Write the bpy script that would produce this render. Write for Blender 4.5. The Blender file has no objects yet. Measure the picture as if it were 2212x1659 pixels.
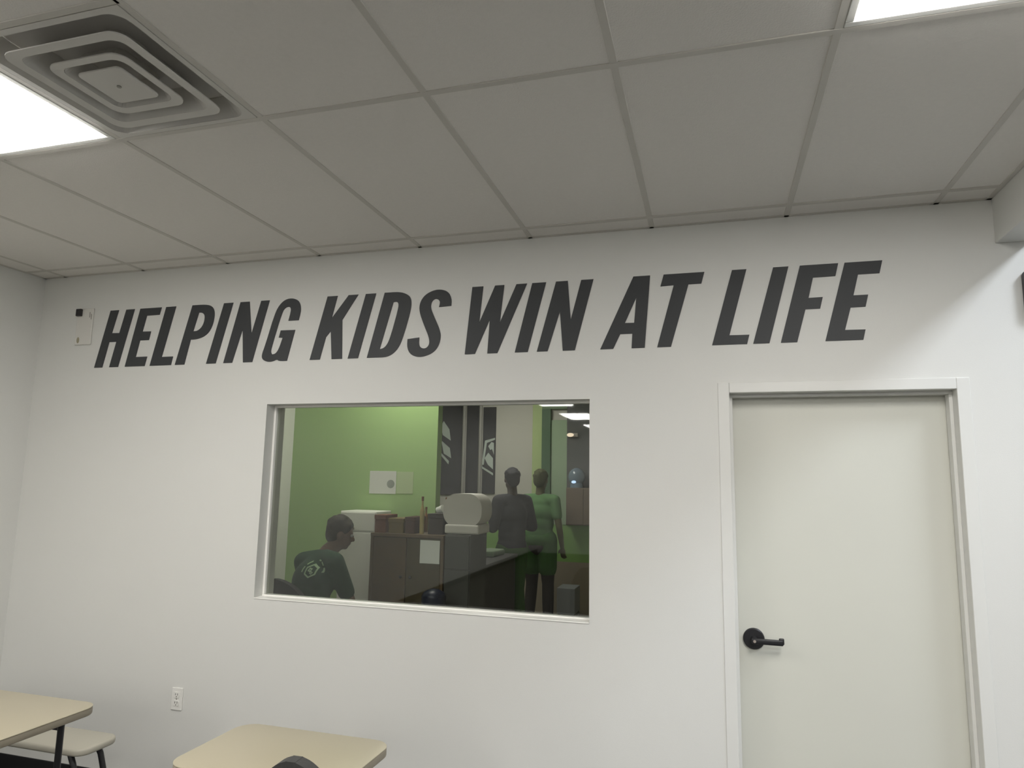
import bpy, bmesh, math, random
from mathutils import Vector, Matrix

random.seed(7)
scene = bpy.context.scene
col = scene.collection

# ------------------------------------------------------------------ camera
CAM = Vector((0.0, -3.2432, 1.70))
YAW, PITCH, ROLL = -0.2841, 0.1410, 0.0178
fwd = Vector((math.sin(YAW) * math.cos(PITCH), math.cos(YAW) * math.cos(PITCH), math.sin(PITCH)))
rgt = Vector((math.cos(YAW), -math.sin(YAW), 0))
upv = rgt.cross(fwd)
r2 = math.cos(ROLL) * rgt + math.sin(ROLL) * upv
u2 = -math.sin(ROLL) * rgt + math.cos(ROLL) * upv
cam = bpy.data.objects.new('camera', bpy.data.cameras.new('camera'))
cam.data.sensor_width = 36.0
cam.data.lens = 1474.27 * 36.0 / 2212.0
cam.data.clip_start = 0.05
m3 = Matrix((r2, u2, -fwd)).transposed()
cam.matrix_world = Matrix.Translation(CAM) @ m3.to_4x4()
col.objects.link(cam)
scene.camera = cam

# ------------------------------------------------------------------ world, view
w = bpy.data.worlds.new('world')
scene.world = w
w.use_nodes = True
w.node_tree.nodes['Background'].inputs[0].default_value = (0.5, 0.55, 0.6, 1)
w.node_tree.nodes['Background'].inputs[1].default_value = 0.3
vs = scene.view_settings
vs.view_transform = 'Standard'
vs.look = 'None'
vs.gamma = 1.0
vs.use_curve_mapping = False
vs.exposure = 0.0
try:
    scene.cycles.use_denoising = True
    scene.cycles.max_bounces = 8
    scene.cycles.diffuse_bounces = 5
    scene.cycles.glossy_bounces = 3
    scene.cycles.use_adaptive_sampling = True
    scene.cycles.adaptive_threshold = 0.03
    scene.cycles.transparent_max_bounces = 16
    scene.cycles.sample_clamp_indirect = 6
except Exception:
    pass

# lamps of the place (panel radiance): the room, the brighter space beyond the header, the office, its added rear fill
ROOM_L = 23.5
SIDE_L = 37.0
OFFICE_L = 14.0
OFFICE_FILL_L = 13.0


# ------------------------------------------------------------------ materials
def lin(c):
    c /= 255.0
    return c / 12.92 if c <= 0.04045 else ((c + 0.055) / 1.055) ** 2.4


MATS = {}


def mat(name, rgb, rough=0.6, noise=0.0, scale=8.0, bump=0.0, bscale=200.0, metal=0.0, spec=0.5):
    if name in MATS:
        return MATS[name]
    m = bpy.data.materials.new(name)
    m.use_nodes = True
    nt = m.node_tree
    b = nt.nodes['Principled BSDF']
    c = tuple(lin(v) for v in rgb) + (1.0,)
    b.inputs['Roughness'].default_value = rough
    b.inputs['Metallic'].default_value = metal
    b.inputs['Specular IOR Level'].default_value = spec
    tc = nt.nodes.new('ShaderNodeTexCoord')
    n = nt.nodes.new('ShaderNodeTexNoise')
    n.inputs['Scale'].default_value = scale
    n.inputs['Detail'].default_value = 4
    nt.links.new(tc.outputs['Object'], n.inputs['Vector'])
    mx = nt.nodes.new('ShaderNodeMixRGB')
    k = max(noise, 0.02)
    mx.inputs[1].default_value = tuple(v * (1 - k) for v in c[:3]) + (1,)
    mx.inputs[2].default_value = tuple(min(1, v * (1 + k)) for v in c[:3]) + (1,)
    nt.links.new(n.outputs['Fac'], mx.inputs[0])
    nt.links.new(mx.outputs[0], b.inputs['Base Color'])
    if bump:
        n2 = nt.nodes.new('ShaderNodeTexNoise')
        n2.inputs['Scale'].default_value = bscale
        n2.inputs['Detail'].default_value = 3
        nt.links.new(tc.outputs['Object'], n2.inputs['Vector'])
        bp = nt.nodes.new('ShaderNodeBump')
        bp.inputs['Strength'].default_value = bump
        bp.inputs['Distance'].default_value = 0.002
        nt.links.new(n2.outputs['Fac'], bp.inputs['Height'])
        nt.links.new(bp.outputs[0], b.inputs['Normal'])
    MATS[name] = m
    return m


def emis(name, rgb, strength):
    if name in MATS:
        return MATS[name]
    m = bpy.data.materials.new(name)
    m.use_nodes = True
    nt = m.node_tree
    nt.nodes.clear()
    e = nt.nodes.new('ShaderNodeEmission')
    e.inputs[0].default_value = tuple(lin(v) for v in rgb) + (1,)
    e.inputs[1].default_value = strength
    o = nt.nodes.new('ShaderNodeOutputMaterial')
    nt.links.new(e.outputs[0], o.inputs[0])
    try:
        m.cycles.emission_sampling = 'FRONT'
    except Exception:
        pass
    MATS[name] = m
    return m


def glass_mat():
    m = bpy.data.materials.new('window_glass')
    m.use_nodes = True
    nt = m.node_tree
    nt.nodes.clear()
    t = nt.nodes.new('ShaderNodeBsdfTransparent')
    t.inputs[0].default_value = (0.93, 0.95, 0.94, 1)
    g = nt.nodes.new('ShaderNodeBsdfGlossy')
    g.inputs['Roughness'].default_value = 0.02
    f = nt.nodes.new('ShaderNodeFresnel')
    f.inputs[0].default_value = 1.5
    x = nt.nodes.new('ShaderNodeMixShader')
    o = nt.nodes.new('ShaderNodeOutputMaterial')
    nt.links.new(f.outputs[0], x.inputs[0])
    nt.links.new(t.outputs[0], x.inputs[1])
    nt.links.new(g.outputs[0], x.inputs[2])
    nt.links.new(x.outputs[0], o.inputs[0])
    return m


# ------------------------------------------------------------------ geometry helpers
class B:
    def __init__(self):
        self.bm = bmesh.new()

    def box(self, x0, x1, y0, y1, z0, z1, bev=0.0, seg=2, rot=0.0, piv=None):
        t = bmesh.new()
        vs_ = [t.verts.new((x, y, z)) for x in (x0, x1) for y in (y0, y1) for z in (z0, z1)]
        for f in ((0, 1, 3, 2), (4, 6, 7, 5), (0, 4, 5, 1), (2, 3, 7, 6), (0, 2, 6, 4), (1, 5, 7, 3)):
            t.faces.new([vs_[i] for i in f])
        bmesh.ops.recalc_face_normals(t, faces=t.faces)
        if bev:
            bmesh.ops.bevel(t, geom=list(t.edges), offset=bev, segments=seg, affect='EDGES', profile=0.5)
        if rot:
            p = Vector(piv) if piv else Vector(((x0 + x1) / 2, (y0 + y1) / 2, 0))
            bmesh.ops.rotate(t, verts=t.verts, cent=p, matrix=Matrix.Rotation(rot, 3, 'Z'))
        self._merge(t)
        return self

    def _merge(self, t):
        me = bpy.data.meshes.new('tmp')
        t.to_mesh(me)
        t.free()
        self.bm.from_mesh(me)
        bpy.data.meshes.remove(me)

    def cyl(self, a, b, r1, r2=None, n=20, caps=True):
        a, b = Vector(a), Vector(b)
        r2 = r1 if r2 is None else r2
        d = b - a
        t = bmesh.new()
        bmesh.ops.create_cone(t, cap_ends=caps, segments=n, radius1=r1, radius2=r2, depth=d.length)
        q = Vector((0, 0, 1)).rotation_difference(d.normalized())
        bmesh.ops.transform(t, verts=t.verts, matrix=Matrix.Translation((a + b) / 2) @ q.to_matrix().to_4x4())
        self._merge(t)
        return self

    def sph(self, c, r, sub=2, mat4=None):
        t = bmesh.new()
        bmesh.ops.create_icosphere(t, subdivisions=sub, radius=1.0)
        if isinstance(r, (int, float)):
            r = (r, r, r)
        M = Matrix.Translation(Vector(c)) @ (mat4 or Matrix.Identity(4)) @ Matrix.Diagonal((r[0], r[1], r[2], 1))
        bmesh.ops.transform(t, verts=t.verts, matrix=M)
        self._merge(t)
        return self

    def chain(self, pts, sub=2, n=14):
        """tapered limb through (point, radius) joints"""
        for i, (p, r) in enumerate(pts):
            self.sph(p, r, sub)
            if i:
                self.cyl(pts[i - 1][0], p, pts[i - 1][1], r, n)
        return self

    def tube(self, pts, r, n=12):
        for i in range(1, len(pts)):
            self.cyl(pts[i - 1], pts[i], r, r, n)
        for p in pts[1:-1]:
            self.sph(p, r, 2)
        return self

    def prism(self, outline, z0, z1, bev=0.0):
        """outline in xy, extruded in z"""
        t = bmesh.new()
        f = t.faces.new([t.verts.new((x, y, z0)) for x, y in outline])
        ext = bmesh.ops.extrude_face_region(t, geom=[f])
        vv = [v for v in ext['geom'] if isinstance(v, bmesh.types.BMVert)]
        bmesh.ops.translate(t, verts=vv, vec=(0, 0, z1 - z0))
        bmesh.ops.recalc_face_normals(t, faces=t.faces)
        if bev:
            eds = [e for e in t.edges if abs(e.verts[0].co.z - e.verts[1].co.z) < 1e-6]
            bmesh.ops.bevel(t, geom=eds, offset=bev, segments=3, affect='EDGES', profile=0.5)
        self._merge(t)
        return self

    def plate(self, outline, y0, y1, hole=None):
        """outline in xz on a wall, thickness in y; an optional hole"""
        t = bmesh.new()

        def ring(pts):
            vv = [t.verts.new((x, y0, z)) for x, z in pts]
            return [t.edges.new((vv[i], vv[(i + 1) % len(vv)])) for i in range(len(vv))]
        ed = ring(outline)
        if hole:
            ed += ring(hole)
        res = bmesh.ops.triangle_fill(t, edges=ed, use_beauty=True)
        fs = [f for f in res['geom'] if isinstance(f, bmesh.types.BMFace)]
        ext = bmesh.ops.extrude_face_region(t, geom=fs)
        vv = [v for v in ext['geom'] if isinstance(v, bmesh.types.BMVert)]
        bmesh.ops.translate(t, verts=vv, vec=(0, y1 - y0, 0))
        bmesh.ops.recalc_face_normals(t, faces=t.faces)
        self._merge(t)
        return self

    def obj(self, name, m, parent=None, smooth=False):
        me = bpy.data.meshes.new(name)
        self.bm.to_mesh(me)
        self.bm.free()
        me.materials.append(m)
        if smooth:
            for p in me.polygons:
                p.use_smooth = True
            try:
                me.set_sharp_from_angle(angle=math.radians(40))
            except Exception:
                pass
        o = bpy.data.objects.new(name, me)
        col.objects.link(o)
        if parent is not None:
            o.parent = parent
            o.matrix_parent_inverse = Matrix.Translation(-parent.location) if not parent.rotation_euler.z else parent.matrix_basis.inverted()
        return o


def tag(o, label, cat, group=None):
    o['label'] = label
    o['category'] = cat
    if group:
        o['group'] = group
    return o


def struct(o, label=None):
    o['kind'] = 'structure'
    if label:
        o['label'] = label
    return o


def thing(name, label, cat, loc, group=None):
    o = bpy.data.objects.new(name, None)
    o.empty_display_size = 0.1
    o.location = loc
    col.objects.link(o)
    return tag(o, label, cat, group)


def rrect(x0, x1, y0, y1, r, n=8):
    pts = []
    for cx, cy, a0 in ((x1 - r, y1 - r, 0), (x0 + r, y1 - r, 90), (x0 + r, y0 + r, 180), (x1 - r, y0 + r, 270)):
        for i in range(n + 1):
            a = math.radians(a0 + 90 * i / n)
            pts.append((cx + r * math.cos(a), cy + r * math.sin(a)))
    return pts


def smooth_loop(pts, it=2):
    """corner-keeping rounding of a traced outline (Chaikin on blunt corners only)"""
    for _ in range(it):
        out = []
        n = len(pts)
        for i in range(n):
            a, b, c = Vector(pts[i - 1]), Vector(pts[i]), Vector(pts[(i + 1) % n])
            u, v = (b - a), (c - b)
            ang = u.angle(v) if u.length and v.length else 0
            if ang > math.radians(62) or ang < math.radians(3):
                out.append(tuple(b))
            else:
                out.append(tuple(b - u * 0.25))
                out.append(tuple(b + v * 0.25))
        pts = out
    return pts


# ------------------------------------------------------------------ base materials
WALL = mat('white_wall_paint', (215, 215, 211), 0.55, 0.015, 1.5, 0.15, 260)
TRIM = mat('white_trim_paint', (217, 217, 213), 0.35, 0.01, 3)
TILE = mat('ceiling_tile_mineral', (228, 225, 220), 0.9, 0.03, 60, 0.6, 180)
TEE = mat('ceiling_tee_enamel', (200, 197, 190), 0.5, 0.02, 10)
FLOOR = mat('black_carpet', (60, 58, 55), 0.95, 0.3, 90, 0.5, 300)
BASE = mat('black_rubber_base', (22, 22, 24), 0.6, 0.1, 20)
DOORM = mat('door_paint', (206, 206, 196), 0.4, 0.015, 2)
CHAR = mat('charcoal_letter_vinyl', (54, 56, 58), 0.6, 0.06, 20)
BLACKM = mat('black_metal', (28, 28, 31), 0.4, 0.1, 20)
CREAM = mat('cream_laminate', (172, 164, 142), 0.35, 0.02, 6)
CREAM_EDGE = mat('tan_edge_band', (146, 138, 122), 0.5, 0.04, 12)
WHITE_P = mat('white_plastic', (226, 225, 220), 0.4, 0.01, 5)
DIFF = mat('diffuser_enamel', (206, 204, 199), 0.5, 0.02, 8)
GLASS = glass_mat()
H = 2.9295
X0, T = -2.6891, 0.6096
XL, XR = -4.08, 1.18
YB = -13.0
WT = 0.17

# ================================================================== THE ROOM
wx0, wx1, wz0, wz1 = -2.363, -0.5553, 1.0534, 2.0978        # window opening
dx0, dx1, dz1 = 0.040, 1.043, 2.160                          # rough opening for the door frame
XRR, HR = 4.6, 3.95                                          # the taller space beyond the header

wb = B()
wb.box(XL - .15, wx0, 0, WT, 0, HR + .1)
wb.box(wx0, wx1, 0, WT, 0, wz0)
wb.box(wx0, wx1, 0, WT, wz1, HR + .1)
wb.box(wx1, dx0, 0, WT, 0, HR + .1)
wb.box(dx0, dx1, 0, WT, dz1, HR + .1)
wb.box(dx1, XRR, 0, WT, 0, HR + .1)
wall_back = struct(wb.obj('wall_back', WALL))
struct(B().box(XL - .15, XL, YB, 0, 0, HR + .1).obj('wall_left', WALL))
struct(B().box(XL - .15, XRR, YB - .15, YB, 0, HR + .1).obj('wall_rear', WALL))
struct(B().box(XRR, XRR + .15, YB - .15, WT, 0, HR + .1).obj('wall_right', WALL))
struct(B().box(XL - .15, XRR + .15, YB - .15, 6.5, -.12, 0).obj('floor', FLOOR))
struct(B().box(XR, 1.31, YB, 0, 2.735, HR, 0.004).obj('trim_1', WALL), 'white drywall header hanging from the ceiling at the right')

# baseboards
bb = B().box(XL, dx0 - .005, -.008, 0, 0, .085, .002)
struct(bb.obj('baseboard_back', BASE))
struct(B().box(XL, XL + .008, YB, -.008, 0, .085, .002).obj('baseboard_left', BASE))

# ------------------------------------------------------------------ ceiling grid with single tiles
cslab = struct(B().box(XL, XR, YB, 0, H + .10, H + .16).obj('ceiling', TILE))
xs = [XL] + [X0 + k * T for k in range(-2, 7) if X0 + k * T > XL + .05 and X0 + k * T < XR - .02] + [XR]
ys = [0.0, -0.1415] + [-0.1415 - 1.2192 * i for i in range(1, 11)]
ys = [y for y in ys if y > YB + .1] + [YB]
LIGHT_ROWS = (1, 3, 5, 7, 9)     # bands between ys[i] and ys[i+1] that hold lamps (index of upper line)
light_cols = [X0, X0 + 5 * T]
lamp_cells = []
tile_mesh = {}
for j in range(len(ys) - 1):
    y1, y0 = ys[j], ys[j + 1]
    for i in range(len(xs) - 1):
        x0, x1 = xs[i], xs[i + 1]
        if j >= 2 and (j % 2 == 0):
            if min(abs(x0 - c) for c in light_cols) < .01:
                lamp_cells.append((x0, x1, y0, y1, j))
                continue
        ya = y0
        yb = y1
        if j == 2 and abs(x0 - (X0 + T)) < .01:       # the air diffuser takes the nearer half of this cell
            yb = y1 - 0.6096
        key = (round(x1 - x0, 3), round(yb - ya, 3))
        if key not in tile_mesh:
            o = B().box(-key[0] / 2 + .009, key[0] / 2 - .009, -key[1] / 2 + .009, key[1] / 2 - .009, 0, .015, .002, 1).obj('ceiling_tile', TILE)
            tile_mesh[key] = o.data
        else:
            o = bpy.data.objects.new('ceiling_tile', tile_mesh[key])
            col.objects.link(o)
        o.location = ((x0 + x1) / 2, (ya + yb) / 2, H + .003 + random.uniform(-.0006, .0006))
        o.parent = cslab
for x in xs[1:-1]:
    o = B().box(x - .012, x + .012, YB, 0, H, H + .04, .0015, 1).obj('cross_tee', TEE, cslab)
for y in ys[1:-1]:
    o = B().box(XL, XR, y - .012, y + .012, H - .001, H + .04, .0015, 1).obj('main_tee', TEE, cslab)
o = B().box(X0 + T, X0 + 2 * T, ys[2] - .6096 - .012, ys[2] - .6096 + .012, H, H + .04, .0015, 1).obj('cross_tee', TEE, cslab)
for nm, a in (('wall_angle', (XL, XR, -.022, 0, H, H + .03)), ('wall_angle', (XL, XL + .022, YB, 0, H, H + .03)), ('wall_angle', (XR - .022, XR, YB, 0, H, H + .03))):
    B().box(*a, .001, 1).obj(nm, TEE, cslab)


def troffer(x0, x1, y0, y1, z, rgb, power, label, group=None, mname='lamp_panel'):
    t = thing('ceiling_light', label, 'ceiling light', ((x0 + x1) / 2, (y0 + y1) / 2, z), group)
    fr = B()
    e = .022
    g = .012
    fr.box(x0 + g, x1 - g, y0 + g, y0 + g + e, z - .001, z + .04, .002, 1)
    fr.box(x0 + g, x1 - g, y1 - g - e, y1 - g, z - .001, z + .04, .002, 1)
    fr.box(x0 + g, x0 + g + e, y0 + g + e, y1 - g - e, z - .001, z + .04, .002, 1)
    fr.box(x1 - g - e, x1 - g, y0 + g + e, y1 - g - e, z - .001, z + .04, .002, 1)
    fr.obj('frame', TRIM, t)
    a0, a1, c0, c1, q = x0 + g + e, x1 - g - e, y0 + g + e, y1 - g - e, .03
    lp = bmesh.new()                       # shallow drop shape, added so its glowing sides brighten the ceiling nearby
    top = [lp.verts.new(p) for p in ((a0, c0, z + .004), (a1, c0, z + .004), (a1, c1, z + .004), (a0, c1, z + .004))]
    bot = [lp.verts.new(p) for p in ((a0 + q, c0 + q, z - .012), (a1 - q, c0 + q, z - .012), (a1 - q, c1 - q, z - .012), (a0 + q, c1 - q, z - .012))]
    lp.faces.new(bot[::-1])
    for i in range(4):
        lp.faces.new((bot[i], bot[(i + 1) % 4], top[(i + 1) % 4], top[i]))
    lb_ = B()
    lb_._merge(lp)
    lb_.obj('light_panel', emis(mname, rgb, power), t)
    return t


n_l = 0
for (x0, x1, y0, y1, j) in lamp_cells:
    left = x0 < -1
    if j == 2:
        lab = 'bright ceiling light panel at upper left beside the air diffuser' if left else 'bright ceiling light panel cut by the upper right edge'
    elif left and j == 6:
        lab = 'ceiling light reflected as a thin bright strip along the window top'
    elif left and j == 8:
        lab = 'ceiling light reflected as a bright oblong in the window corner'
    else:
        lab = 'bright ceiling light panel behind the viewer, out of the frame'
    troffer(x0, x1, y0, y1, H, (255, 252, 247), ROOM_L, lab, 'rows of ceiling light panels', 'room_lamp_panel')
# the taller space beyond the header
struct(B().box(1.31, XRR, YB, 0, HR, HR + .1).obj('ceiling_side', TILE))
troffer(2.25, 2.86, -2.0, -0.78, HR - .03, (236, 244, 255), SIDE_L, 'cool white ceiling light panel beyond the header, out of the frame', 'lights beyond the header', 'side_lamp_panel')
troffer(2.25, 2.86, -6.0, -4.78, HR - .03, (236, 244, 255), SIDE_L, 'cool white ceiling light panel beyond the header, out of the frame', 'lights beyond the header', 'side_lamp_panel')

# ------------------------------------------------------------------ air diffuser: stepped square cones
ax0, ax1 = X0 + T + .013, X0 + 2 * T - .013
ay1 = ys[2] - .013
ay0 = ys[2] - .6096 + .013
acx, acy = (ax0 + ax1) / 2, (ay0 + ay1) / 2
df = thing('air_diffuser', 'square stepped ceiling air diffuser with nested louvres', 'air vent', (acx, acy, H))


def ring_frame(half_o, half_i, zo, zi, th, name, m=DIFF, r_o=.02, r_i=None):
    r_i = r_o * half_i / half_o if r_i is None else r_i
    b = bmesh.new()

    def loop(hs, z, r):
        r = min(r, hs * .6)
        return [b.verts.new((acx + x, acy + y, z)) for x, y in rrect(-hs, hs, -hs, hs, r, 5)]
    L1 = loop(half_o, zo, r_o)
    L2 = loop(half_i, zi, r_i)
    L3 = loop(half_i, zi + th, r_i)
    L4 = loop(half_o, zo + th, r_o)
    for A, Bq in ((L1, L2), (L2, L3), (L3, L4), (L4, L1)):
        n = len(A)
        for i in range(n):
            b.faces.new((A[i], A[(i + 1) % n], Bq[(i + 1) % n], Bq[i]))
    bmesh.ops.recalc_face_normals(b, faces=b.faces)
    q = B()
    q._merge(b)
    return q.obj(name, m, df)


hs = (ax1 - ax0) / 2
ring_frame(hs, hs - .020, H - .001, H - .001, .004, 'face_frame', r_o=.004, r_i=.05)
ring_frame(hs - .020, hs - .060, H + .001, H + .055, .002, 'louvre', r_o=.05)
for k, (o_h, lip, in_h) in enumerate(((.222, .190, .150), (.143, .115, .080))):
    lv_ = ring_frame(o_h, lip, H - .012, H - .010, .004, 'louvre', r_o=.045)
    ring_frame(lip, in_h, H - .009, H + .055, .002, 'louvre_cone', r_o=.04)
B().prism([(acx + x, acy + y) for x, y in rrect(-.083, .083, -.083, .083, .018, 4)], H - .014, H - .006, .003).obj('centre_plate', DIFF, df)
B().cyl((acx, acy, H - .017), (acx, acy, H - .010), .007, .007, 14).obj('screw', mat('zinc_screw', (150, 148, 142), .4, metal=.8), df)
B().box(ax0, ax1, ay0, ay1, H + .0575, H + .065).obj('duct_cover', mat('duct_grey', (196, 194, 190), .7), df)

# ------------------------------------------------------------------ wall lettering
LETTERS = [
    ('H', [(-3.609, 2.339), (-3.526, 2.693), (-3.462, 2.693), (-3.499, 2.551), (-3.442, 2.549), (-3.406, 2.693), (-3.342, 2.693), (-3.427, 2.339), (-3.494, 2.339), (-3.458, 2.495), (-3.512, 2.495), (-3.547, 2.339)], None),
    ('E', [(-3.376, 2.339), (-3.3, 2.693), (-3.142, 2.693), (-3.153, 2.648), (-3.246, 2.647), (-3.268, 2.55), (-3.205, 2.549), (-3.215, 2.496), (-3.28, 2.496), (-3.301, 2.396), (-3.216, 2.396), (-3.229, 2.339)], None),
    ('L', [(-3.192, 2.339), (-3.109, 2.693), (-3.037, 2.693), (-3.109, 2.39), (-3.028, 2.39), (-3.038, 2.339)], None),
    ('P', [(-3.01, 2.339), (-2.92, 2.693), (-2.827, 2.693), (-2.781, 2.682), (-2.758, 2.648), (-2.76, 2.587), (-2.781, 2.531), (-2.82, 2.499), (-2.872, 2.486), (-2.912, 2.486), (-2.943, 2.339)], [(-2.899, 2.536), (-2.869, 2.646), (-2.846, 2.645), (-2.826, 2.629), (-2.827, 2.588), (-2.843, 2.555), (-2.871, 2.536)]),
    ('I', [(-2.791, 2.339), (-2.699, 2.693), (-2.635, 2.693), (-2.725, 2.339)], None),
    ('N', [(-2.673, 2.339), (-2.586, 2.693), (-2.525, 2.693), (-2.497, 2.504), (-2.447, 2.693), (-2.391, 2.693), (-2.479, 2.339), (-2.54, 2.339), (-2.558, 2.531), (-2.613, 2.339)], None),
    ('G', [(-2.194, 2.567), (-2.181, 2.627), (-2.195, 2.677), (-2.237, 2.697), (-2.287, 2.693), (-2.327, 2.66), (-2.353, 2.607), (-2.401, 2.43), (-2.42, 2.377), (-2.412, 2.35), (-2.377, 2.336), (-2.344, 2.338), (-2.317, 2.349), (-2.305, 2.339), (-2.253, 2.339), (-2.212, 2.513), (-2.305, 2.514), (-2.315, 2.473), (-2.29, 2.471), (-2.31, 2.407), (-2.33, 2.381), (-2.352, 2.379), (-2.361, 2.394), (-2.356, 2.424), (-2.304, 2.619), (-2.283, 2.645), (-2.258, 2.649), (-2.247, 2.636), (-2.25, 2.609), (-2.26, 2.567)], None),
    ('K', [(-2.109, 2.339), (-2.019, 2.693), (-1.956, 2.693), (-1.986, 2.568), (-1.888, 2.693), (-1.829, 2.693), (-1.92, 2.555), (-1.909, 2.339), (-1.973, 2.339), (-1.987, 2.496), (-2.015, 2.463), (-2.046, 2.339)], None),
    ('I', [(-1.875, 2.339), (-1.784, 2.693), (-1.722, 2.693), (-1.813, 2.339)], None),
    ('D', [(-1.76, 2.339), (-1.671, 2.693), (-1.582, 2.693), (-1.536, 2.677), (-1.513, 2.652), (-1.511, 2.6), (-1.538, 2.494), (-1.564, 2.407), (-1.597, 2.362), (-1.641, 2.339), (-1.696, 2.339)], [(-1.686, 2.384), (-1.617, 2.637), (-1.6, 2.64), (-1.586, 2.631), (-1.587, 2.6), (-1.626, 2.447), (-1.644, 2.406), (-1.664, 2.388)]),
    ('S', [(-1.284, 2.599), (-1.283, 2.639), (-1.303, 2.677), (-1.345, 2.692), (-1.389, 2.689), (-1.437, 2.666), (-1.463, 2.626), (-1.465, 2.579), (-1.435, 2.504), (-1.404, 2.438), (-1.399, 2.401), (-1.416, 2.379), (-1.44, 2.378), (-1.46, 2.394), (-1.459, 2.438), (-1.526, 2.432), (-1.527, 2.387), (-1.508, 2.35), (-1.468, 2.333), (-1.424, 2.335), (-1.376, 2.354), (-1.347, 2.39), (-1.336, 2.439), (-1.347, 2.481), (-1.379, 2.547), (-1.4, 2.594), (-1.396, 2.627), (-1.377, 2.643), (-1.358, 2.638), (-1.347, 2.624), (-1.353, 2.596)], None),
    ('W', [(-1.202, 2.339), (-1.17, 2.693), (-1.11, 2.693), (-1.128, 2.501), (-1.046, 2.693), (-0.997, 2.693), (-1.017, 2.496), (-0.932, 2.693), (-0.876, 2.693), (-1.027, 2.339), (-1.08, 2.339), (-1.071, 2.515), (-1.147, 2.339)], None),
    ('I', [(-0.935, 2.339), (-0.849, 2.693), (-0.777, 2.693), (-0.868, 2.339)], None),
    ('N', [(-0.821, 2.339), (-0.726, 2.693), (-0.666, 2.693), (-0.65, 2.494), (-0.598, 2.693), (-0.537, 2.693), (-0.629, 2.339), (-0.689, 2.339), (-0.705, 2.538), (-0.766, 2.339)], None),
    ('A', [(-0.504, 2.339), (-0.342, 2.693), (-0.262, 2.693), (-0.291, 2.339), (-0.353, 2.339), (-0.349, 2.41), (-0.407, 2.41), (-0.441, 2.339)], [(-0.384, 2.464), (-0.329, 2.587), (-0.34, 2.463)]),
    ('T', [(-0.214, 2.635), (-0.198, 2.693), (-0.01, 2.693), (-0.025, 2.637), (-0.084, 2.637), (-0.169, 2.339), (-0.233, 2.339), (-0.152, 2.637)], None),
    ('L', [(0.017, 2.339), (0.114, 2.693), (0.178, 2.693), (0.095, 2.383), (0.182, 2.382), (0.171, 2.339)], None),
    ('I', [(0.197, 2.339), (0.294, 2.693), (0.36, 2.693), (0.267, 2.339)], None),
    ('F', [(0.315, 2.339), (0.408, 2.693), (0.568, 2.693), (0.554, 2.634), (0.461, 2.633), (0.439, 2.54), (0.498, 2.541), (0.485, 2.488), (0.424, 2.488), (0.384, 2.339)], None),
    ('E', [(0.5, 2.339), (0.594, 2.693), (0.746, 2.693), (0.732, 2.635), (0.646, 2.635), (0.623, 2.541), (0.682, 2.541), (0.669, 2.487), (0.609, 2.486), (0.582, 2.386), (0.664, 2.385), (0.653, 2.339)], None),
]
sign = thing('wall_lettering', 'large slanted charcoal capital letters across the top of the white wall', 'lettering', (-1.43, 0, 2.339))
for ch, o, h in LETTERS:
    if ch in 'PGDS':
        o = smooth_loop(o)
        h = smooth_loop(h) if h else None
    B().plate(o, -.003, 0.0, h).obj('letter', CHAR, sign)

# ------------------------------------------------------------------ window_1
SILL = mat('white_sill_gloss', (242, 241, 236), .3, .01, 4)
wn = struct(bpy.data.objects.new('window_1', None))
wn.location = ((wx0 + wx1) / 2, .08, wz0)
col.objects.link(wn)
gy = .088
s = .013
B().box(wx0, wx0 + s, gy - .02, gy + .02, wz0 + .012, wz1 - .012, .0015, 1).obj('glazing_stop', SILL, wn)
B().box(wx1 - s, wx1, gy - .02, gy + .02, wz0 + .012, wz1 - .012, .0015, 1).obj('glazing_stop', SILL, wn)
B().box(wx0, wx1, gy - .02, gy + .02, wz0 + .001, wz0 + .012, .0015, 1).obj('glazing_stop', SILL, wn)
B().box(wx0, wx1, gy - .02, gy + .02, wz1 - .012, wz1, .0015, 1).obj('glazing_stop', SILL, wn)
B().box(wx0 + .003, wx1 - .003, gy - .003, gy + .003, wz0 + .004, wz1 - .004).obj('pane', GLASS, wn)
B().box(wx0 + .001, wx1 - .001, -.004, gy - .02, wz0, wz0 + .006, .002, 2).obj('window_sill', SILL, wn)

# ------------------------------------------------------------------ door_1
dr = struct(bpy.data.objects.new('door_1', None))
dr.location = ((dx0 + dx1) / 2, 0, 0)
col.objects.link(dr)
fo0, fo1, foz = .0368, 1.046, 2.163         # outside of the frame face
fi0, fi1, fiz = .0870, .9962, 2.1149        # clear opening
B().box(fo0, fi0, -.005, WT + .012, 0, foz, .003).obj('jamb', TRIM, dr)
B().box(fi1, fo1, -.005, WT + .012, 0, foz, .003).obj('jamb', TRIM, dr)
B().box(fi0, fi1, -.005, WT + .012, fiz, foz, .003).obj('head', TRIM, dr)
ds = .125
B().box(fi0, fi0 + .014, .055, .105, 0, fiz - .014, .002).obj('stop', TRIM, dr)
B().box(fi1 - .014, fi1, .055, .105, 0, fiz - .014, .002).obj('stop', TRIM, dr)
B().box(fi0, fi1, .055, .105, fiz - .014, fiz, .002).obj('stop', TRIM, dr)
slab = B().box(fi0 + .003, fi1 - .003, ds - .012, ds + .033, .006, fiz - .004, .002).obj('slab', DOORM, dr)
hx, hz_ = .166, 1.023
hy = ds - .012
hd = bpy.data.objects.new('lever_handle', None)
hd.location = (hx, hy, hz_)
col.objects.link(hd)
hd.parent = dr
hd.matrix_parent_inverse = Matrix.Translation(-dr.location)
hd['label'] = 'black round lever handle'


def sub(b, name, m, smooth=True):
    o = b.obj(name, m, None, smooth)
    o.parent = hd
    o.matrix_parent_inverse = Matrix.Translation(-Vector((hx, hy, hz_)))
    return o


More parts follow.
